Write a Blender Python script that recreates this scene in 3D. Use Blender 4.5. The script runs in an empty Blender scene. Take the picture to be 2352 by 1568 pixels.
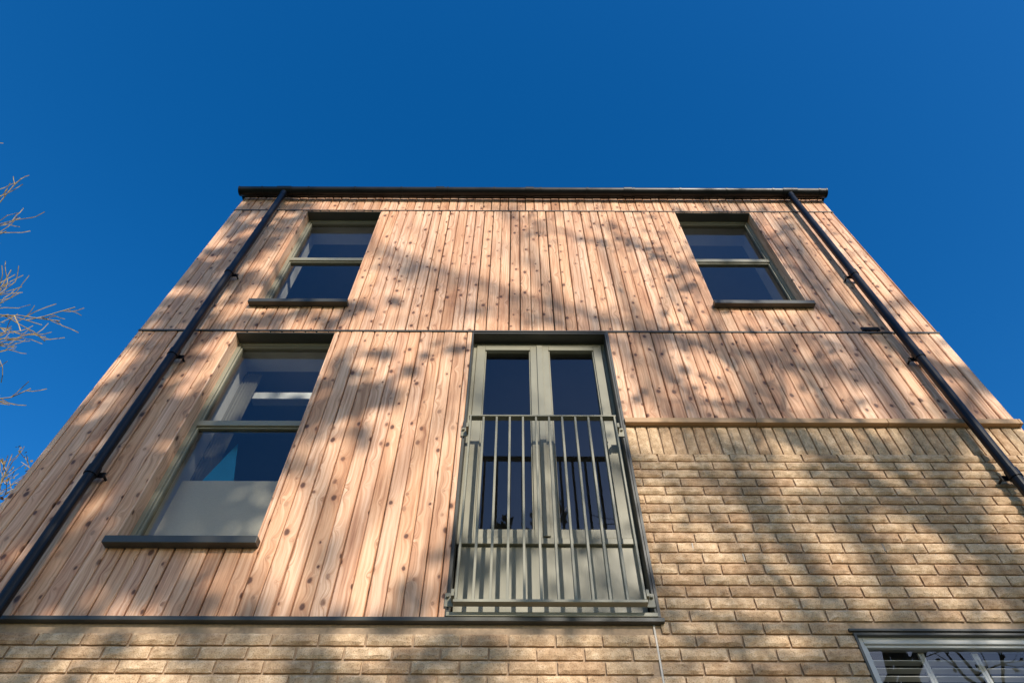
import bpy, math, random
from mathutils import Vector, Matrix, noise

scene = bpy.context.scene
scene.view_settings.view_transform = 'Standard'
scene.view_settings.look = 'None'
scene.view_settings.exposure = 0
random.seed(7)

# ------------------------------------------------------------------ materials
def new_mat(name):
    m = bpy.data.materials.new(name); m.use_nodes = True
    nt = m.node_tree; nt.nodes.clear()
    out = nt.nodes.new('ShaderNodeOutputMaterial')
    return m, nt, out

def N(nt, t, **kw):
    n = nt.nodes.new(t)
    for k, v in kw.items():
        setattr(n, k, v)
    return n

def math_n(nt, op, a, b=None, c=None):
    n = nt.nodes.new('ShaderNodeMath'); n.operation = op
    for i, v in enumerate((a, b, c)):
        if v is None: continue
        if isinstance(v, (int, float)): n.inputs[i].default_value = v
        else: nt.links.new(v, n.inputs[i])
    return n.outputs[0]

def mixc(nt, f, a, b, mode='MIX'):
    n = nt.nodes.new('ShaderNodeMix'); n.data_type = 'RGBA'; n.blend_type = mode
    for idx, v in ((0, f), (6, a), (7, b)):
        if isinstance(v, (int, float)): n.inputs[idx].default_value = v
        elif isinstance(v, tuple): n.inputs[idx].default_value = (*v, 1)
        else: nt.links.new(v, n.inputs[idx])
    return n.outputs[2]

def ramp(nt, fac, stops):
    n = nt.nodes.new('ShaderNodeValToRGB')
    el = n.color_ramp.elements
    while len(el) < len(stops): el.new(0.5)
    for e, (p, c) in zip(el, stops):
        e.position = p; e.color = (*c, 1) if isinstance(c, tuple) else (c, c, c, 1)
    nt.links.new(fac, n.inputs[0])
    return n.outputs[0]

def bump(nt, h, strength, dist):
    n = nt.nodes.new('ShaderNodeBump'); n.inputs['Strength'].default_value = strength
    n.inputs['Distance'].default_value = dist
    nt.links.new(h, n.inputs['Height'])
    return n.outputs[0]

def paint(name, col, rough=0.45, metal=0.0, var=0.15, scale=6.0, spec=0.5):
    m, nt, out = new_mat(name)
    b = N(nt, 'ShaderNodeBsdfPrincipled')
    tc = N(nt, 'ShaderNodeTexCoord')
    no = N(nt, 'ShaderNodeTexNoise'); no.inputs['Scale'].default_value = scale
    no.inputs['Detail'].default_value = 6
    nt.links.new(tc.outputs['Object'], no.inputs['Vector'])
    d = tuple(c*(1-var) for c in col); l = tuple(min(1, c*(1+var)) for c in col)
    c = ramp(nt, no.outputs[0], [(0.3, d), (0.7, l)])
    nt.links.new(c, b.inputs['Base Color'])
    r = math_n(nt, 'MULTIPLY_ADD', no.outputs[0], 0.2, rough-0.1)
    nt.links.new(r, b.inputs['Roughness'])
    b.inputs['Metallic'].default_value = metal
    b.inputs['Specular IOR Level'].default_value = spec
    nt.links.new(b.outputs[0], out.inputs[0])
    return m

def wood_mat():
    m, nt, out = new_mat('larch_boards')
    b = N(nt, 'ShaderNodeBsdfPrincipled')
    geo = N(nt, 'ShaderNodeNewGeometry'); tc = N(nt, 'ShaderNodeTexCoord')
    sep = N(nt, 'ShaderNodeSeparateXYZ'); nt.links.new(tc.outputs['Object'], sep.inputs[0])
    rnd = geo.outputs['Random Per Island']
    off = math_n(nt, 'MULTIPLY', rnd, 37.0)
    x = math_n(nt, 'ADD', sep.outputs[0], sep.outputs[1])
    z = math_n(nt, 'ADD', sep.outputs[2], off)
    vc = N(nt, 'ShaderNodeCombineXYZ')
    nt.links.new(x, vc.inputs[0]); nt.links.new(math_n(nt, 'MULTIPLY', z, 0.66), vc.inputs[1])
    vor = N(nt, 'ShaderNodeTexVoronoi'); vor.voronoi_dimensions = '2D'
    vor.inputs['Scale'].default_value = 8.5
    nt.links.new(vc.outputs[0], vor.inputs['Vector'])
    kd = vor.outputs['Distance']
    sc = N(nt, 'ShaderNodeSeparateColor'); nt.links.new(vor.outputs['Color'], sc.inputs[0])
    wn = N(nt, 'ShaderNodeTexNoise'); wn.inputs['Scale'].default_value = 35
    nt.links.new(tc.outputs['Object'], wn.inputs['Vector'])
    kdn = math_n(nt, 'ADD', kd, math_n(nt, 'MULTIPLY_ADD', wn.outputs[0], 0.09, -0.045))
    # knots of different sizes
    kdn = math_n(nt, 'DIVIDE', kdn, math_n(nt, 'MULTIPLY_ADD', sc.outputs[1], 0.85, 0.55))
    swirl = math_n(nt, 'EXPONENT', math_n(nt, 'MULTIPLY', kdn, -7.0))
    gx = math_n(nt, 'ADD', math_n(nt, 'MULTIPLY', x, 62.0), math_n(nt, 'MULTIPLY', swirl, 3.0))
    gc = N(nt, 'ShaderNodeCombineXYZ')
    nt.links.new(gx, gc.inputs[0]); nt.links.new(math_n(nt, 'MULTIPLY', z, 1.5), gc.inputs[1]); nt.links.new(off, gc.inputs[2])
    g = N(nt, 'ShaderNodeTexNoise'); g.inputs['Scale'].default_value = 1.0; g.inputs['Detail'].default_value = 6
    g.inputs['Roughness'].default_value = 0.62
    nt.links.new(gc.outputs[0], g.inputs['Vector'])
    base = ramp(nt, g.outputs[0], [(0.30, (0.43, 0.22, 0.125)), (0.46, (0.74, 0.46, 0.29)), (0.64, (0.95, 0.68, 0.48))])
    tone = ramp(nt, rnd, [(0.0, (0.72, 0.62, 0.55)), (0.2, (1.0, 0.92, 0.83)), (0.4, (0.88, 0.83, 0.82)), (0.6, (1.0, 0.98, 0.96)), (0.8, (0.82, 0.72, 0.63)), (1.0, (1.0, 0.95, 0.88))])
    col = mixc(nt, 1.0, base, tone, 'MULTIPLY')
    wc = N(nt, 'ShaderNodeCombineXYZ')
    nt.links.new(math_n(nt, 'MULTIPLY', x, 3.0), wc.inputs[0]); nt.links.new(math_n(nt, 'MULTIPLY', z, 0.9), wc.inputs[1])
    w = N(nt, 'ShaderNodeTexNoise'); w.inputs['Scale'].default_value = 1.3; w.inputs['Detail'].default_value = 4
    nt.links.new(wc.outputs[0], w.inputs['Vector'])
    wt = ramp(nt, w.outputs[0], [(0.35, (0.86, 0.76, 0.70)), (0.65, (1.0, 1.0, 1.0))])
    col = mixc(nt, 1.0, col, wt, 'MULTIPLY')
    km = ramp(nt, kdn, [(0.065, 1.0), (0.12, 0.0)])
    halo = ramp(nt, kdn, [(0.06, 1.0), (0.26, 0.0)])
    pick = ramp(nt, sc.outputs[0], [(0.2, 0.0), (0.6, 1.0)])
    km = math_n(nt, 'MULTIPLY', km, pick); halo = math_n(nt, 'MULTIPLY', math_n(nt, 'MULTIPLY', halo, pick), 0.6)
    col = mixc(nt, halo, col, (0.45, 0.20, 0.10))
    col = mixc(nt, math_n(nt, 'MULTIPLY', km, 0.92), col, (0.095, 0.04, 0.024))
    nt.links.new(col, b.inputs['Base Color'])
    b.inputs['Roughness'].default_value = 0.55
    b.inputs['Specular IOR Level'].default_value = 0.35
    h = math_n(nt, 'SUBTRACT', g.outputs[0], math_n(nt, 'MULTIPLY', km, 0.6))
    nt.links.new(bump(nt, h, 0.5, 0.004), b.inputs['Normal'])
    nt.links.new(b.outputs[0], out.inputs[0])
    return m

def brick_mat():
    m, nt, out = new_mat('buff_brick')
    b = N(nt, 'ShaderNodeBsdfPrincipled')
    geo = N(nt, 'ShaderNodeNewGeometry'); tc = N(nt, 'ShaderNodeTexCoord')
    n1 = N(nt, 'ShaderNodeTexNoise'); n1.inputs['Scale'].default_value = 22; n1.inputs['Detail'].default_value = 8
    n2 = N(nt, 'ShaderNodeTexNoise'); n2.inputs['Scale'].default_value = 160; n2.inputs['Detail'].default_value = 4
    for n in (n1, n2): nt.links.new(tc.outputs['Object'], n.inputs['Vector'])
    c1 = ramp(nt, n1.outputs[0], [(0.3, (0.48, 0.325, 0.195)), (0.55, (0.66, 0.475, 0.300)), (0.75, (0.80, 0.61, 0.415))])
    tone = ramp(nt, geo.outputs['Random Per Island'], [(0, (0.78, 0.71, 0.67)), (0.5, (0.95, 0.93, 0.9)), (1, (1, 1, 1))])
    c = mixc(nt, 1.0, c1, tone, 'MULTIPLY')
    sp = ramp(nt, n2.outputs[0], [(0.32, (0.62, 0.56, 0.53)), (0.5, (1, 1, 1))])
    c = mixc(nt, 1.0, c, sp, 'MULTIPLY')
    nt.links.new(c, b.inputs['Base Color'])
    b.inputs['Roughness'].default_value = 0.9
    b.inputs['Specular IOR Level'].default_value = 0.15
    h = math_n(nt, 'ADD', math_n(nt, 'MULTIPLY', n1.outputs[0], 1.0), math_n(nt, 'MULTIPLY', n2.outputs[0], 0.35))
    nt.links.new(bump(nt, h, 0.65, 0.011), b.inputs['Normal'])
    nt.links.new(b.outputs[0], out.inputs[0])
    return m

def glass_mat():
    m, nt, out = new_mat('window_glass')
    tr = N(nt, 'ShaderNodeBsdfTransparent'); tr.inputs[0].default_value = (0.86, 0.88, 0.88, 1)
    gl = N(nt, 'ShaderNodeBsdfGlossy'); gl.inputs['Roughness'].default_value = 0.0
    gl.inputs[0].default_value = (0.95, 0.97, 1.0, 1)
    fr = N(nt, 'ShaderNodeFresnel'); fr.inputs[0].default_value = 1.66
    tc = N(nt, 'ShaderNodeTexCoord'); no = N(nt, 'ShaderNodeTexNoise'); no.inputs['Scale'].default_value = 1.5
    nt.links.new(tc.outputs['Object'], no.inputs['Vector'])
    nt.links.new(bump(nt, no.outputs[0], 0.06, 0.05), gl.inputs['Normal'])
    mx = N(nt, 'ShaderNodeMixShader')
    nt.links.new(fr.outputs[0], mx.inputs[0]); nt.links.new(tr.outputs[0], mx.inputs[1]); nt.links.new(gl.outputs[0], mx.inputs[2])
    nt.links.new(mx.outputs[0], out.inputs[0])
    return m

M = {}
M['wood'] = wood_mat()
M['brick'] = brick_mat()
M['glass'] = glass_mat()
M['mortar'] = paint('mortar', (0.42, 0.30, 0.20), 0.95, scale=60, spec=0.1)
M['membrane'] = paint('dark_membrane', (0.02, 0.018, 0.016), 0.9, spec=0.1)
M['olive'] = paint('olive_grey_frame', (0.25, 0.235, 0.17), 0.42, var=0.05)
M['trim'] = paint('dark_grey_trim', (0.05, 0.05, 0.042), 0.45, var=0.1)
M['black'] = paint('black_plastic', (0.005, 0.0055, 0.007), 0.38, var=0.1, spec=.3)
M['ledge'] = paint('tan_ledge', (0.42, 0.25, 0.12), 0.6, var=0.1)
M['white'] = paint('white_lining', (0.78, 0.77, 0.73), 0.6, var=0.04)
M['slat'] = paint('shutter_white', (0.70, 0.69, 0.65), 0.6, var=0.04)
M['room'] = paint('room_paint', (0.30, 0.30, 0.31), 0.8, var=0.04)
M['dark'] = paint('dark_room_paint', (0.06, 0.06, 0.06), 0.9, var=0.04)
M['silver'] = paint('silver_frame', (0.52, 0.51, 0.48), 0.4, var=0.05)
M['sealant'] = paint('white_sealant', (0.60, 0.54, 0.46), 0.7, var=0.1)
M['fabric'] = paint('cream_blind', (0.66, 0.60, 0.47), 0.9, var=0.05, scale=90)
M['curtain'] = paint('grey_curtain', (0.22, 0.21, 0.17), 0.9, var=0.1, scale=40)
M['blue'] = paint('sky_reflection_blue', (0.015, 0.32, 0.62), 0.7, var=0.1)  # blue sky reflection put into a base colour
M['roof'] = paint('roof_membrane', (0.06, 0.06, 0.065), 0.8)
M['vent'] = paint('clear_vent', (0.33, 0.28, 0.22), 0.3)

# ------------------------------------------------------------------ mesh helpers
def link(o): scene.collection.objects.link(o); return o

building = link(bpy.data.objects.new('apartment_building', None))

class MB:
    def __init__(s): s.v = []; s.f = []; s.m = []
    def box(s, x0, x1, y0, y1, z0, z1, mi=0):
        n = len(s.v)
        s.v += [(x0,y0,z0),(x1,y0,z0),(x1,y1,z0),(x0,y1,z0),(x0,y0,z1),(x1,y0,z1),(x1,y1,z1),(x0,y1,z1)]
        for q in ((0,3,2,1),(4,5,6,7),(0,1,5,4),(1,2,6,5),(2,3,7,6),(3,0,4,7)):
            s.f.append(tuple(n+i for i in q)); s.m.append(mi)
    def quad(s, pts, mi=0):
        n = len(s.v); s.v += pts; s.f.append(tuple(range(n, n+len(pts)))); s.m.append(mi)
    def tube(s, p0, p1, r0, r1, seg=12, mi=0, cap=True):
        p0 = Vector(p0); p1 = Vector(p1); d = (p1-p0).normalized()
        a = d.orthogonal().normalized(); b = d.cross(a)
        n = len(s.v)
        for p, r in ((p0, r0), (p1, r1)):
            for i in range(seg):
                t = 2*math.pi*i/seg
                s.v.append(tuple(p + a*(r*math.cos(t)) + b*(r*math.sin(t))))
        for i in range(seg):
            j = (i+1) % seg
            s.f.append((n+i, n+j, n+seg+j, n+seg+i)); s.m.append(mi)
        if cap:
            s.f.append(tuple(n+i for i in reversed(range(seg)))); s.m.append(mi)
            s.f.append(tuple(n+seg+i for i in range(seg))); s.m.append(mi)
    def obj(s, name, mats, parent=building, bevel=0, smooth=False):
        me = bpy.data.meshes.new(name); me.from_pydata(s.v, [], s.f)
        for m in mats: me.materials.append(m)
        me.polygons.foreach_set('material_index', s.m)
        if smooth: me.polygons.foreach_set('use_smooth', [True]*len(s.f))
        me.update()
        o = link(bpy.data.objects.new(name, me))
        if parent: o.parent = parent
        if bevel:
            b = o.modifiers.new('bevel', 'BEVEL'); b.width = bevel; b.segments = 2; b.limit_method = 'ANGLE'
        return o

# ------------------------------------------------------------------ building dimensions (metres)
XL, XR = -3.08, 3.455
ZTOP = 8.66
DEPTH = 7.5
WIN_UL = (-2.29, -1.465, 6.45, 8.33)
WIN_UR = (1.715, 2.55, 6.45, 8.33)
WIN_ML = (-2.29, -1.465, 3.94, 6.02)
DOOR = (-0.355, 0.730, 3.475, 6.02)
WIN_G = (1.70, 2.92, 2.15, 3.40)
OPEN = [WIN_UL, WIN_UR, WIN_ML, DOOR, WIN_G]

def in_clad(x, z):
    if z > 4.95: return True
    if z > 3.455: return x < 0.74
    return False
xs = sorted({XL, XR, 0.74} | {o[0] for o in OPEN} | {o[1] for o in OPEN})
zs = sorted({0.0, ZTOP, 4.95, 3.455} | {o[2] for o in OPEN} | {o[3] for o in OPEN})
mb = MB()
for i in range(len(xs)-1):
    for j in range(len(zs)-1):
        cx, cz = (xs[i]+xs[i+1])/2, (zs[j]+zs[j+1])/2
        if any(o[0] < cx < o[1] and o[2] < cz < o[3] for o in OPEN): continue
        c = in_clad(cx, cz)
        mb.box(xs[i], xs[i+1], 0.032 if c else 0.022, 0.32, zs[j], zs[j+1], 0 if c else 1)
mb.obj('front_wall_core', [M['membrane'], M['mortar']])

def board(mb, x0, x1, z0, z1, y, tf=None):
    c = 0.005
    prof = [(x0, y+.03), (x0, y+c), (x0+c, y), (x1-c, y), (x1, y+c), (x1, y+.03)]
    n = len(mb.v); k = len(prof)
    for z in (z0, z1):
        for (px, py) in prof:
            p = (px, py, z)
            if tf: p = tf(p)
            mb.v.append(p)
    for i in range(k-1):
        mb.f.append((n+i, n+i+1, n+k+i+1, n+k+i)); mb.m.append(0)
    mb.f.append(tuple(n+i for i in reversed(range(k)))); mb.m.append(0)
    mb.f.append(tuple(n+k+i for i in range(k))); mb.m.append(0)

def clad(mb, xa, xb, za, zb, holes, pitch=0.0945, phase=0.0, tf=None):
    gap = 0.0072
    x = xa - phase
    while x < xb - 0.002:
        b0, b1 = max(x, xa), min(x+pitch-gap*random.uniform(.5, 1.4), xb)
        y = random.uniform(-0.002, 0.002)
        if b1-b0 > 0.012:
            hs = [h for h in holes if h[0] < b1 and h[1] > b0]
            cuts = {za, zb}
            for h in hs:
                for z in (h[2], h[3]):
                    if za < z < zb: cuts.add(z)
            cuts = sorted(cuts)
            for z0, z1 in zip(cuts[:-1], cuts[1:]):
                if z1-z0 < .005: continue
                cz = (z0+z1)/2
                act = [h for h in hs if h[2] < cz < h[3]]
                pieces = [(b0, b1)]
                for h in act:
                    np_ = []
                    for (p, q) in pieces:
                        if h[0] > p: np_.append((p, min(q, h[0])))
                        if h[1] < q: np_.append((max(p, h[1]), q))
                    pieces = np_
                for (p, q) in pieces:
                    if q-p > 0.012: board(mb, p, q, z0, z1, y, tf)
        x += pitch
mb = MB()
clad(mb, XL, XR, 8.358, ZTOP+.05, [], phase=.03)
clad(mb, XL, XR, 6.050, 8.336, [WIN_UL, WIN_UR], phase=.0)
clad(mb, XL, DOOR[0]-.004, 3.470, 6.025, [WIN_ML], phase=.055)
clad(mb, DOOR[1]+.012, XR, 4.975, 6.025, [], phase=.02)
mb.obj('timber_cladding', [M['wood']])
mb = MB()
tfl = lambda p: (XL - 0.002 + p[1] - 0.03, 0.03 + p[0], p[2])
tfr = lambda p: (XR + 0.002 - p[1] + 0.03, 0.03 + p[0], p[2])
for tf in (tfl, tfr):
    clad(mb, 0.0, DEPTH, 3.47, ZTOP, [], tf=tf)
mb.obj('side_cladding', [M['wood']])
mb = MB()
mb.box(XL+.002, XL+.3, .32, DEPTH, 0, ZTOP-.002); mb.box(XR-.3, XR-.002, .32, DEPTH, 0, ZTOP-.002)
mb.box(XL, XR, DEPTH, DEPTH+.3, 0, ZTOP-.002)
mb.obj('rear_and_side_walls', [M['mortar']])

# ------------------------------------------------------------------ bricks
def brick(mb, x0, x1, z0, z1, ax=9, az=4, bulge=0.010):
    n = len(mb.v)
    yo = random.uniform(-.002, .002)
    for j in range(az):
        for i in range(ax):
            u, v = i/(ax-1), j/(az-1)
            x = x0+(x1-x0)*u; z = z0+(z1-z0)*v
            edge = (i in (0, ax-1)) or (j in (0, az-1))
            if edge:
                y = 0.0120 - 0.002*random.random()
                x += random.uniform(-.0012, .0012); z += random.uniform(-.0012, .0012)
            else:
                nz = noise.noise(Vector((x*14, z*22, 3.1)))
                y = 0.008 + yo - bulge*(0.5+0.6*nz) + random.uniform(-.0018, .0018)
                x += random.uniform(-.005, .005); z += random.uniform(-.003, .003)
            mb.v.append((x, y, z))
    for j in range(az-1):
        for i in range(ax-1):
            a = n+j*ax+i
            mb.f.append((a, a+1, a+ax+1, a+ax)); mb.m.append(0)
    per = [n+i for i in range(ax)] + [n+j*ax+ax-1 for j in range(1, az)] + \
          [n+(az-1)*ax+i for i in reversed(range(ax-1))] + [n+j*ax for j in reversed(range(1, az-1))]
    m0 = len(mb.v)
    for p in per:
        q = mb.v[p]; mb.v.append((q[0], 0.03, q[2]))
    k = len(per)
    for i in range(k):
        j = (i+1) % k
        mb.f.append((per[j], per[i], m0+i, m0+j)); mb.m.append(0)

RP, BL, JT = 0.0705, 0.235, 0.011
mb = MB()
row = 0
ztop = 4.655
JOINT = 0.705
while True:
    z1 = ztop - RP*row; z0 = z1 - RP + JT
    if z0 < 0.0: break
    off = (BL/2 if row % 2 else 0) + random.uniform(-.012, .012)
    lo = XL if z1 < 3.445 else 0.742
    x = XL - off
    while x < XR:
        a, b_ = max(x, lo), min(x+BL-JT, XR)
        segs = [(a, b_)] if b_-a > .02 else []
        if z1 <= 3.445:
            ns = []
            for (p, q) in segs:
                if p < JOINT-.006 < q or p < JOINT+.006 < q:
                    if JOINT-.006-p > .02: ns.append((p, JOINT-.006))
                    if q-JOINT-.006 > .02: ns.append((JOINT+.006, q))
                else: ns.append((p, q))
            segs = ns
        g = WIN_G
        if z1 > g[2]+.005 and z0 < g[3]+.02:
            ns = []
            for (p, q) in segs:
                if q <= g[0] or p >= g[1]: ns.append((p, q)); continue
                if g[0]-p > .02: ns.append((p, g[0]))
                if q-g[1] > .02: ns.append((g[1], q))
            segs = ns
        for (p, q) in segs:
            if z0 > 2.6: brick(mb, p, q, z0, z1, ax=max(4, int((q-p)/.024)), az=5)
            else: brick(mb, p, q, z0, z1, ax=4, az=3)
        x += BL + random.uniform(-.003, .003)
    row += 1
x = 0.742
while x < XR:
    b1 = min(x+.078-.012, XR)
    if b1-x > .02: brick(mb, x, b1, ztop+.001, 4.915, ax=5, az=10, bulge=.008)
    x += .078
mb.obj('brickwork', [M['brick']])

mb = MB()
mb.box(JOINT-.0045, JOINT+.0045, 0.012, 0.024, 0, 3.44)
mb.obj('movement_joint', [M['sealant']])
mb = MB()
for i in range(9):
    xx = 1.0 + i*.27
    zz = ztop - RP*(11 if i % 2 else 10) + .004
    mb.box(xx, xx+.006, 0.006, 0.026, zz-RP+.014, zz-.008)
mb.obj('weep_vents', [M['vent']])

# ------------------------------------------------------------------ trims
mb = MB()
mb.box(XL-.004, XR+.004, -0.007, 0.031, 8.339, 8.355)
mb.box(XL-.004, XR+.004, -0.008, 0.031, 6.028, 6.047)
mb.box(XL-.008, DOOR[1]+.03, -0.016, 0.031, 3.443, 3.466)
mb.box(WIN_G[0]-.02, XR, -0.006, 0.021, 3.403, 3.416)
mb.obj('flashing_trims', [M['trim']], bevel=.002)
mb = MB()
x = .745
while x < XR:
    mb.box(x, min(x+.9, XR+.01)-.003, -0.030, 0.031, 4.920, 4.966)
    x += .9
mb.obj('cladding_ledge', [M['ledge']], bevel=.003)
mb = MB(); mb.box(2.84, 2.985, -0.012, 0.01, 6.062, 6.105)
mb.box(2.85, 2.975, -0.016, -0.0125, 6.069, 6.074); mb.box(2.85, 2.975, -0.016, -0.0125, 6.085, 6.090)
mb.obj('wall_vent', [M['black']])

# ------------------------------------------------------------------ roof, fascia, gutter
mb = MB()
mb.box(XL-.03, XR+.03, -0.02, 0.031, 8.685, 8.775)
mb.obj('fascia', [M['black']])
mb = MB()
rz = 8.777
mb.v += [(XL-.04,-.03,rz),(XR+.04,-.03,rz),(XR+.04,DEPTH+.35,rz+.6),(XL-.04,DEPTH+.35,rz+.6),
         (XL-.04,-.03,rz+.03),(XR+.04,-.03,rz+.03),(XR+.04,DEPTH+.35,rz+.63),(XL-.04,DEPTH+.35,rz+.63)]
for q in ((0,3,2,1),(4,5,6,7),(0,1,5,4),(1,2,6,5),(2,3,7,6),(3,0,4,7)): mb.f.append(q); mb.m.append(0)
mb.obj('mono_pitch_roof', [M['roof']])
mb = MB()
gx0, gx1, gy, gz, gr = XL-.03, XR+.02, -0.083, 8.675, 0.056
seg = 14
def gut_section(x0, x1, r, t):
    n = len(mb.v)
    for x in (x0, x1):
        for rr in (r, r-t):
            for i in range(seg+1):
                a = math.pi + math.pi*i/seg
                mb.v.append((x, gy+rr*math.cos(a), gz+rr*math.sin(a)))
    k = seg+1
    for i in range(seg):
        mb.f.append((n+i, n+i+1, n+2*k+i+1, n+2*k+i)); mb.m.append(0)
        mb.f.append((n+k+i+1, n+k+i, n+3*k+i, n+3*k+i+1)); mb.m.append(0)
        mb.f.append((n+i+1, n+i, n+k+i, n+k+i+1)); mb.m.append(0)
        mb.f.append((n+2*k+i, n+2*k+i+1, n+3*k+i+1, n+3*k+i)); mb.m.append(0)
    for a in (0, seg):
        mb.f.append((n+a, n+2*k+a, n+3*k+a, n+k+a)); mb.m.append(0)
gut_section(gx0, gx1, gr, .004)
for x in (gx0, gx1-.012): gut_section(x, x+.014, gr+.004, gr)
for x in (-2.60, 3.06): gut_section(x-.08, x+.08, gr+.006, .005)
for i in range(13):
    x = gx0+.25+i*.52
    gut_section(x, x+.022, gr+.004, .004)
for x in (-.9, .1, 1.2): gut_section(x, x+.09, gr+.007, .005)
mb.obj('gutter', [M['black']])
mb = MB()
for px in (-2.60, 3.06):
    mb.tube((px, gy, gz-.052), (px, gy, 8.54), .040, .036, 20)
    mb.tube((px, gy, 8.56), (px, gy, 0.15), .034, .034, 20)
    for zc in (6.86, 5.62, 4.40, 3.1, 1.5):
        mb.tube((px, gy, zc-.035), (px, gy, zc+.03), .040, .040, 20)
        mb.box(px-.060, px+.060, gy+.035, gy+.043, zc-.02, zc+.02)
        mb.tube((px-.052, gy+.04, zc), (px-.052, 0.0, zc), .008, .008, 8)
        mb.tube((px+.052, gy+.04, zc), (px+.052, 0.0, zc), .008, .008, 8)
mb.obj('downpipes', [M['black']])

# ------------------------------------------------------------------ windows
YF = 0.105
def window(name, o, transoms, fm='olive', fw=.042, reveal='wood', yF=YF, lining='white'):
    x0, x1, z0, z1 = o
    F = MB(); G = MB(); L = MB()
    F.box(x0, x0+fw, yF, yF+.07, z0, z1); F.box(x1-fw, x1, yF, yF+.07, z0, z1)
    F.box(x0+fw, x1-fw, yF, yF+.07, z1-fw, z1); F.box(x0+fw, x1-fw, yF, yF+.07, z0, z0+fw)
    zz = [z0+fw] + [t for t in transoms] + [z1-fw]
    for t in transoms: F.box(x0+fw, x1-fw, yF-.004, yF+.07, t-.026, t+.026)
    for i in range(len(zz)-1):
        a = zz[i] + (.026 if i else 0); b = zz[i+1] - (.026 if i < len(zz)-2 else 0)
        s = .014
        F.box(x0+fw, x0+fw+s, yF+.012, yF+.06, a, b); F.box(x1-fw-s, x1-fw, yF+.012, yF+.06, a, b)
        F.box(x0+fw+s, x1-fw-s, yF+.012, yF+.06, b-s, b); F.box(x0+fw+s, x1-fw-s, yF+.012, yF+.06, a, a+s)
        G.quad([(x0+fw+s, yF+.03, a+s), (x1-fw-s, yF+.03, a+s), (x1-fw-s, yF+.03, b-s), (x0+fw+s, yF+.03, b-s)])
    F.obj(name+'_frame', [M[fm]], bevel=.003); G.obj(name+'_glass', [M['glass']])
    t = .012
    R = MB()
    if reveal:
        R.box(x0, x0+t, .004, yF-.001, z0, z1); R.box(x1-t, x1, .004, yF-.001, z0, z1)
        R.obj(name+'_reveal', [M[reveal]])
        R = MB(); R.box(x0+t, x1-t, .004, yF-.001, z1-t, z1); R.obj(name+'_soffit', [M['trim']])
    y0 = yF+.072
    L.box(x0, x0+t, y0, .40, z0, z1); L.box(x1-t, x1, y0, .40, z0, z1)
    L.box(x0+t, x1-t, y0, .40, z1-t, z1); L.box(x0+t, x1-t, y0, .42, z0, z0+.025)
    L.obj(name+'_lining', [M[lining]])

def sill(name, x0, x1, z):
    S = MB()
    S.v += [(x0, -.058, z-.052), (x1, -.058, z-.052), (x1, YF, z-.052+.012), (x0, YF, z-.052+.012),
            (x0, -.058, z-.004), (x1, -.058, z-.004), (x1, YF, z+.012), (x0, YF, z+.012)]
    for q in ((0,3,2,1),(4,5,6,7),(0,1,5,4),(1,2,6,5),(2,3,7,6),(3,0,4,7)): S.f.append(q); S.m.append(0)
    S.obj(name, [M['trim']], bevel=.003)
window('upper_left_window', WIN_UL, [7.44]); sill('upper_left_sill', WIN_UL[0]-.01, WIN_UL[1]+.015, 6.45)
window('upper_right_window', WIN_UR, [7.44]); sill('upper_right_sill', WIN_UR[0]-.015, WIN_UR[1]+.015, 6.45)
window('middle_left_window', WIN_ML, [5.04]); sill('middle_left_sill', WIN_ML[0]-.015, WIN_ML[1]+.02, 3.94)

window('ground_window', WIN_G, [], fm='silver', reveal='trim', fw=.045, yF=.03, lining='dark')
S = MB()
gx = [WIN_G[0]+.062, WIN_G[0]+.34, WIN_G[0]+.61, WIN_G[0]+.88, WIN_G[1]-.062]
for a, b in zip(gx[:-1], gx[1:]):
    S.box(a, a+.014, .088, .100, 2.22, 3.34); S.box(b-.016, b-.002, .088, .100, 2.22, 3.34)
    z = 2.25
    while z < 3.325:
        n = len(S.v); th = math.radians(-14)
        dy, dz = .0165*math.cos(th), .0165*math.sin(th)
        for x in (a+.015, b-.017):
            for sy, sz in ((-dy, -dz), (dy, dz), (dy, dz+.004), (-dy, -dz+.004)):
                S.v.append((x, .096+sy, z+sz))
        for q in ((0,1,2,3),(7,6,5,4),(0,4,5,1),(1,5,6,2),(2,6,7,3),(3,7,4,0)): S.f.append(tuple(n+i for i in q)); S.m.append(0)
        z += .040
S.obj('louvre_shutters', [M['slat']])
sill('ground_sill', WIN_G[0], WIN_G[1], 2.15)

F = MB(); G = MB()
x0, x1, z1 = DOOR[0], DOOR[1], DOOR[3]
DB = 4.01
F.box(x0, x0+.035, YF, YF+.08, DB, z1); F.box(x1-.035, x1, YF, YF+.08, DB, z1)
F.box(x0+.035, x1-.035, YF, YF+.08, z1-.045, z1); F.box(x0+.035, x1-.035, YF-.02, YF+.08, DB-.012, DB+.03)
F.box(x0+.04, x1-.04, YF-.016, YF+.02, z1-.062, z1-.052)
def leaf(a, b):
    w = .068
    F.box(a, a+w, YF-.012, YF+.06, DB+.034, z1-.049); F.box(b-w, b, YF-.012, YF+.06, DB+.034, z1-.049)
    F.box(a+w, b-w, YF-.012, YF+.06, z1-.049-.06, z1-.049); F.box(a+w, b-w, YF-.012, YF+.06, DB+.034, DB+.1)
    s = .010
    F.box(a+w, a+w+s, YF, YF+.05, DB+.1, z1-.109); F.box(b-w-s, b-w, YF, YF+.05, DB+.1, z1-.109)
    G.quad([(a+w, YF+.025, DB+.1), (b-w, YF+.025, DB+.1), (b-w, YF+.025, z1-.109), (a+w, YF+.025, z1-.109)])
cxm = (x0+x1)/2
leaf(x0+.038, cxm-.006); leaf(cxm+.006, x1-.038)
F.box(cxm-.022, cxm+.022, YF-.024, YF-.0125, DB+.04, z1-.06)
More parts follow.
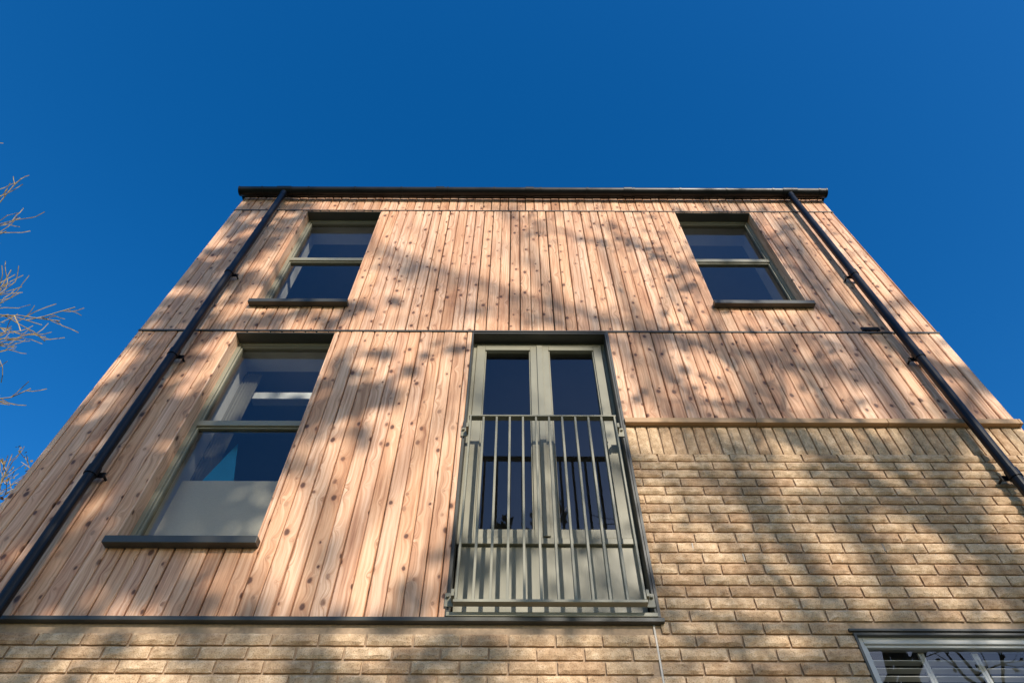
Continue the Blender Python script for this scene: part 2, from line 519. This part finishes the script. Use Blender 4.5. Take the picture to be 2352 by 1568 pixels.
F.box(x0+.02, x1-.02, YF+.004, YF+.02, 3.48, DB-.014)
F.box(x0, x1, -.02, YF+.003, 3.468, 3.492)
F.obj('french_door_frame', [M['olive']], bevel=.003); G.obj('french_door_glass', [M['glass']])
R = MB()
R.box(x0, x0+.012, -.006, YF-.001, 3.494, z1); R.box(x1-.012, x1, -.006, YF-.001, 3.494, z1)
R.box(x0+.012, x1-.012, -.002, YF-.001, z1-.012, z1)
R.box(x0-.004, x0+.0, -.012, .02, 3.47, 4.95)
R.box(x1+.001, x1+.016, -.012, .03, 3.47, 6.02)
R.obj('door_reveal', [M['trim']])
L = MB()
y0 = YF+.082
L.box(x0, x0+.012, y0, .40, DB, z1); L.box(x1-.012, x1, y0, .40, DB, z1); L.box(x0+.012, x1-.012, y0, .40, z1-.012, z1)
L.obj('door_lining', [M['room']])
L = MB(); L.box(x0, x1, .14, .32, 3.475, DB-.02); L.obj('spandrel_core', [M['membrane']])

B = MB()
bx0, bx1, by = -.305, .665, -.065
bz0, bz1 = 3.505, 4.925
B.box(bx0-.012, bx1+.012, by-.022, by+.022, bz1-.012, bz1)
B.box(bx0-.012, bx1+.012, by-.022, by+.022, bz0, bz0+.016)
for x in (bx0, bx1): B.box(x-.006, x+.006, by-.022, by+.022, bz0+.016, bz1-.012)
nb = 10
for i in range(1, nb+1):
    x = bx0+(bx1-bx0)*i/(nb+1)
    B.box(x-.007, x+.007, by-.018, by+.018, bz0+.016, bz1-.012)
for x, sx in ((bx0-.018, -1), (bx1+.018, 1)):
    for z in (bz1-.09, bz0+.06):
        B.box(x-.008, x+.008, by-.015, .0, z-.02, z+.02)
        B.box(min(x, x+sx*.045), max(x, x+sx*.045), -.014, -.007, z-.04, z+.04)
        B.tube((x+sx*.03, -.03, z+.015), (x+sx*.03, -.012, z+.015), .009, .009, 8)
B.obj('juliet_balcony_railing', [M['olive']], bevel=.0015)

# ------------------------------------------------------------------ interiors
I = MB()
def room(xa, xb, ya, yb, za, zb, mi=0):
    t = .05
    I.box(xa, xb, ya, yb, za-t, za, mi); I.box(xa, xb, ya, yb, zb, zb+t, mi)
    I.box(xa, xa+t, ya, yb, za, zb, mi); I.box(xb-t, xb, ya, yb, za, zb, mi)
    I.box(xa, xb, yb, yb+t, za, zb, mi)
room(XL+.31, -.75, .33, 4.2, 6.2, 8.40)
room(.6, XR-.31, .33, 4.2, 6.2, 8.40)
room(XL+.31, -.75, .33, 4.2, 3.7, 6.05)
room(-.69, 1.6, .33, 4.2, 3.7, 6.05)
room(.6, XR-.31, .33, 4.2, .2, 3.5, 1)
I.obj('rooms', [M['room'], M['dark']])
H = MB()
H.box(-2.05, -1.50, .44, .50, 8.02, 8.05); H.box(1.78, 2.25, .44, .50, 8.02, 8.05)
H.box(-2.15, -1.46, .42, .50, 5.68, 5.76)
H.obj('bright_strip_boxes', [M['white']], bevel=.004)  # added white boxes standing in for the bright strips behind the glass
H = MB(); H.box(-2.255, -1.50, .28, .30, 3.97, 4.66); H.obj('privacy_blind', [M['fabric']], bevel=.003)
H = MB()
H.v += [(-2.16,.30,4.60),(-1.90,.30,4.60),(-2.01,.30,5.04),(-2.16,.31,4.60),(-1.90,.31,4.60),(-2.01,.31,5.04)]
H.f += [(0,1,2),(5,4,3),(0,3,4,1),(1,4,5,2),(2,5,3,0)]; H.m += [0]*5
H.obj('sky_reflection_patch', [M['blue']])  # added triangle, its colour stands in for a blue reflection in the pane
H = MB(); k = 30
for i in range(k+1):
    x = -2.27+.14*i/k; y = .38+.015*math.sin(i*1.3)
    H.v += [(x, y, 4.0), (x, y, 5.95)]
for i in range(k): H.f.append((2*i, 2*i+2, 2*i+3, 2*i+1)); H.m.append(0)
H.obj('curtain', [M['curtain']])

# ------------------------------------------------------------------ trees
def bark_mat(name, c0, c1):
    m, nt, out = new_mat(name)
    b = N(nt, 'ShaderNodeBsdfPrincipled'); tc = N(nt, 'ShaderNodeTexCoord')
    no = N(nt, 'ShaderNodeTexNoise'); no.inputs['Scale'].default_value = 9; no.inputs['Detail'].default_value = 6
    nt.links.new(tc.outputs['Object'], no.inputs['Vector'])
    nt.links.new(ramp(nt, no.outputs[0], [(.35, c0), (.65, c1)]), b.inputs['Base Color'])
    b.inputs['Roughness'].default_value = .9
    nt.links.new(bump(nt, no.outputs[0], .5, .02), b.inputs['Normal'])
    nt.links.new(b.outputs[0], out.inputs[0]); return m
bark = bark_mat('bark', (.11, .08, .05), (.27, .21, .13))
pale = bark_mat('pale_bark', (.24, .17, .08), (.46, .34, .16))
leafm, nt, out = new_mat('autumn_leaves')
b = N(nt, 'ShaderNodeBsdfPrincipled'); geo = N(nt, 'ShaderNodeNewGeometry')
nt.links.new(ramp(nt, geo.outputs['Random Per Island'], [(0, (.10, .10, .02)), (.5, (.22, .14, .03)), (1, (.12, .05, .02))]), b.inputs['Base Color'])
b.inputs['Roughness'].default_value = .7
nt.links.new(b.outputs[0], out.inputs[0])

def tree(name, base, height, seed, spread=1.0, leaves=0.0, trunk_r=.2, levels=4, kids=(9, 7, 5, 4), leafsize=.07, up=.25, first=.3, rmin=.0035, bm=None, keep=.60):
    rng = random.Random(seed)
    V = []; F = []; MI = []
    def tube(pts, rs, sides):
        n = len(V)
        for i, p in enumerate(pts):
            d = (pts[min(i+1, len(pts)-1)] - pts[max(i-1, 0)]).normalized()
            a = d.orthogonal().normalized(); b2 = d.cross(a)
            for s in range(sides):
                t = 2*math.pi*s/sides
                V.append(p + a*(rs[i]*math.cos(t)) + b2*(rs[i]*math.sin(t)))
        for i in range(len(pts)-1):
            for s in range(sides):
                u = (s+1) % sides
                F.append((n+i*sides+s, n+i*sides+u, n+(i+1)*sides+u, n+(i+1)*sides+s)); MI.append(0)
    def rv():
        return Vector((rng.gauss(0, 1), rng.gauss(0, 1), rng.gauss(0, 1)))
    def grow(p, d, L, r, lv):
        ns = 9 if lv == 0 else (7 if lv == 1 else 5 if lv == 2 else 3)
        pts = [p.copy()]; rs = [r]
        wob = (.05, .13, .20, .26, .3)[lv]
        for i in range(ns):
            d = (d + rv()*wob*.6 + Vector((0, 0, up*.35 if lv else .0))).normalized()
            p = p + d*(L/ns); pts.append(p.copy())
            rs.append(max(rmin, r*(1-.80*((i+1)/ns))))
        tube(pts, rs, (9, 7, 5, 4, 3)[lv])
        if lv < levels:
            K = kids[lv]; ga = rng.uniform(0, 6.28)
            for k in range(K):
                f = first+(1-first)*(k+rng.uniform(.1, .9))/K if lv == 0 else .2+.8*(k+rng.random())/K
                f = min(f, .999); idx = f*ns; i0 = int(idx)
                q = pts[i0].lerp(pts[i0+1], idx-i0); rr = rs[i0]
                dd = (pts[i0+1]-pts[i0]).normalized()
                ga += 2.4 + rng.uniform(-.4, .4)
                a = dd.orthogonal().normalized(); c = dd.cross(a)
                side = a*math.cos(ga)+c*math.sin(ga)
                ang = rng.uniform(.6, 1.1)*spread if lv == 0 else rng.uniform(.45, .95)
                nd = (dd*math.cos(ang)+side*math.sin(ang)).normalized()
                ll = L*(.62-.28*f if lv == 0 else .58-.2*f)*rng.uniform(.8, 1.2)
                grow(q, nd, ll, max(rmin*1.2, rr*rng.uniform(keep-.09, keep+.08)), lv+1)
        if lv >= levels-1 and leaves > 0:
            for q in pts[1:]:
                nl = int(leaves) + (1 if rng.random() < leaves-int(leaves) else 0)
                for _ in range(nl):
                    c = q + rv()*.09; a = rv().normalized(); b2 = a.orthogonal().normalized()
                    s = leafsize*rng.uniform(.6, 1.2); n = len(V)
                    V.extend([c-a*s, c+b2*s*.6, c+a*s, c-b2*s*.6]); F.append((n, n+1, n+2, n+3)); MI.append(1)
    grow(Vector((0, 0, -.1)), Vector((rng.uniform(-.05, .05), rng.uniform(-.05, .05), 1)).normalized(), height*.86, trunk_r, 0)
    me = bpy.data.meshes.new(name); me.from_pydata([tuple(v) for v in V], [], F)
    me.materials.append(bm or bark); me.materials.append(leafm)
    me.polygons.foreach_set('material_index', MI); me.update()
    o = link(bpy.data.objects.new(name, me)); o.location = base
    return o
tree('bare_tree', (-15.25, 4.3, 0), 14.8, 3, spread=1.1, trunk_r=.26, kids=(15, 10, 6, 4), rmin=.010, bm=pale, up=.35)
tree('bare_tree', (-14.6, 2.6, 0), 13.6, 5, spread=1.0, trunk_r=.24, kids=(14, 10, 6, 4), rmin=.009, bm=pale, up=.35)
tree('bare_tree', (-14.3, 9.9, 0), 12.6, 8, spread=1.1, leaves=.3, trunk_r=.2, leafsize=.05, kids=(10, 8, 6, 4), rmin=.009, bm=pale)
# trees across the street that throw the branch shadows
tree('bare_tree', (7.4, -9.0, 0), 13.0, 21, spread=1.0, leaves=.8, trunk_r=.36, levels=4, kids=(8, 5, 4, 3), leafsize=.075, keep=.68, rmin=.006, first=.35)
tree('bare_tree', (-1.1, -12.0, 0), 12.6, 34, spread=.55, leaves=6.0, trunk_r=.30, levels=3, kids=(13, 7, 5), leafsize=.135, first=.3)
tree('bare_tree', (8.9, -19.0, 0), 20.0, 12, spread=1.15, leaves=.25, trunk_r=.32, levels=3, kids=(8, 6, 5), first=.5, keep=.74, rmin=.013, leafsize=.10)

# ------------------------------------------------------------------ ground
m, nt, out = new_mat('grass'); b = N(nt, 'ShaderNodeBsdfPrincipled'); tc = N(nt, 'ShaderNodeTexCoord')
no = N(nt, 'ShaderNodeTexNoise'); no.inputs['Scale'].default_value = 3; no.inputs['Detail'].default_value = 10
nt.links.new(tc.outputs['Object'], no.inputs['Vector'])
nt.links.new(ramp(nt, no.outputs[0], [(.35, (.035, .055, .015)), (.65, (.09, .11, .035))]), b.inputs['Base Color'])
b.inputs['Roughness'].default_value = .95; nt.links.new(b.outputs[0], out.inputs[0])
g = MB(); g.quad([(-600, -600, 0), (600, -600, 0), (600, 600, 0), (-600, 600, 0)]); g.obj('ground', [m], parent=None)
pv = paint('paving_grey', (.28, .26, .23), .9, scale=20)
g = MB()
for i in range(26):
    for j in range(3):
        g.box(-7+i*.6, -7+i*.6+.592, -2.3+j*.6, -2.3+j*.6+.592, 0.004, .05)
g.obj('pavement', [pv], parent=None, bevel=.004)

# ------------------------------------------------------------------ light
EL, AZ = math.radians(25), math.radians(18)
S = Vector((math.sin(AZ)*math.cos(EL), -math.cos(AZ)*math.cos(EL), math.sin(EL)))
ld = bpy.data.lights.new('sun', 'SUN'); ld.energy = 5.0; ld.angle = math.radians(.5); ld.color = (1.0, .92, .80)
lo = link(bpy.data.objects.new('sun', ld)); lo.rotation_euler = S.to_track_quat('Z', 'Y').to_euler()
w = bpy.data.worlds.new('World'); scene.world = w; w.use_nodes = True
nt = w.node_tree; bg = nt.nodes['Background']
sky = nt.nodes.new('ShaderNodeTexSky'); sky.sky_type = 'NISHITA'; sky.sun_disc = False
sky.sun_elevation = EL; sky.sun_rotation = math.pi-AZ
sky.air_density = 1.1; sky.dust_density = 0.7; sky.ozone_density = 4.5
hs = nt.nodes.new('ShaderNodeHueSaturation'); hs.inputs['Saturation'].default_value = 1.315; hs.inputs['Value'].default_value = 1.28
hs.inputs['Hue'].default_value = .505
nt.links.new(sky.outputs[0], hs.inputs['Color'])
nt.links.new(hs.outputs[0], bg.inputs[0]); bg.inputs[1].default_value = 0.15

# ------------------------------------------------------------------ camera
cd = bpy.data.cameras.new('camera'); cam = link(bpy.data.objects.new('camera', cd))
cd.lens = 24; cd.sensor_width = 36; cd.clip_end = 2000; cd.shift_x = -.004
PITCH = math.radians(54.49)
cam.location = (0, -3.175, 1.45)
R_ = Matrix.Rotation(math.pi/2+PITCH, 3, 'X') @ Matrix.Rotation(math.radians(.2), 3, 'Z')
cam.rotation_euler = R_.to_euler()
scene.camera = cam
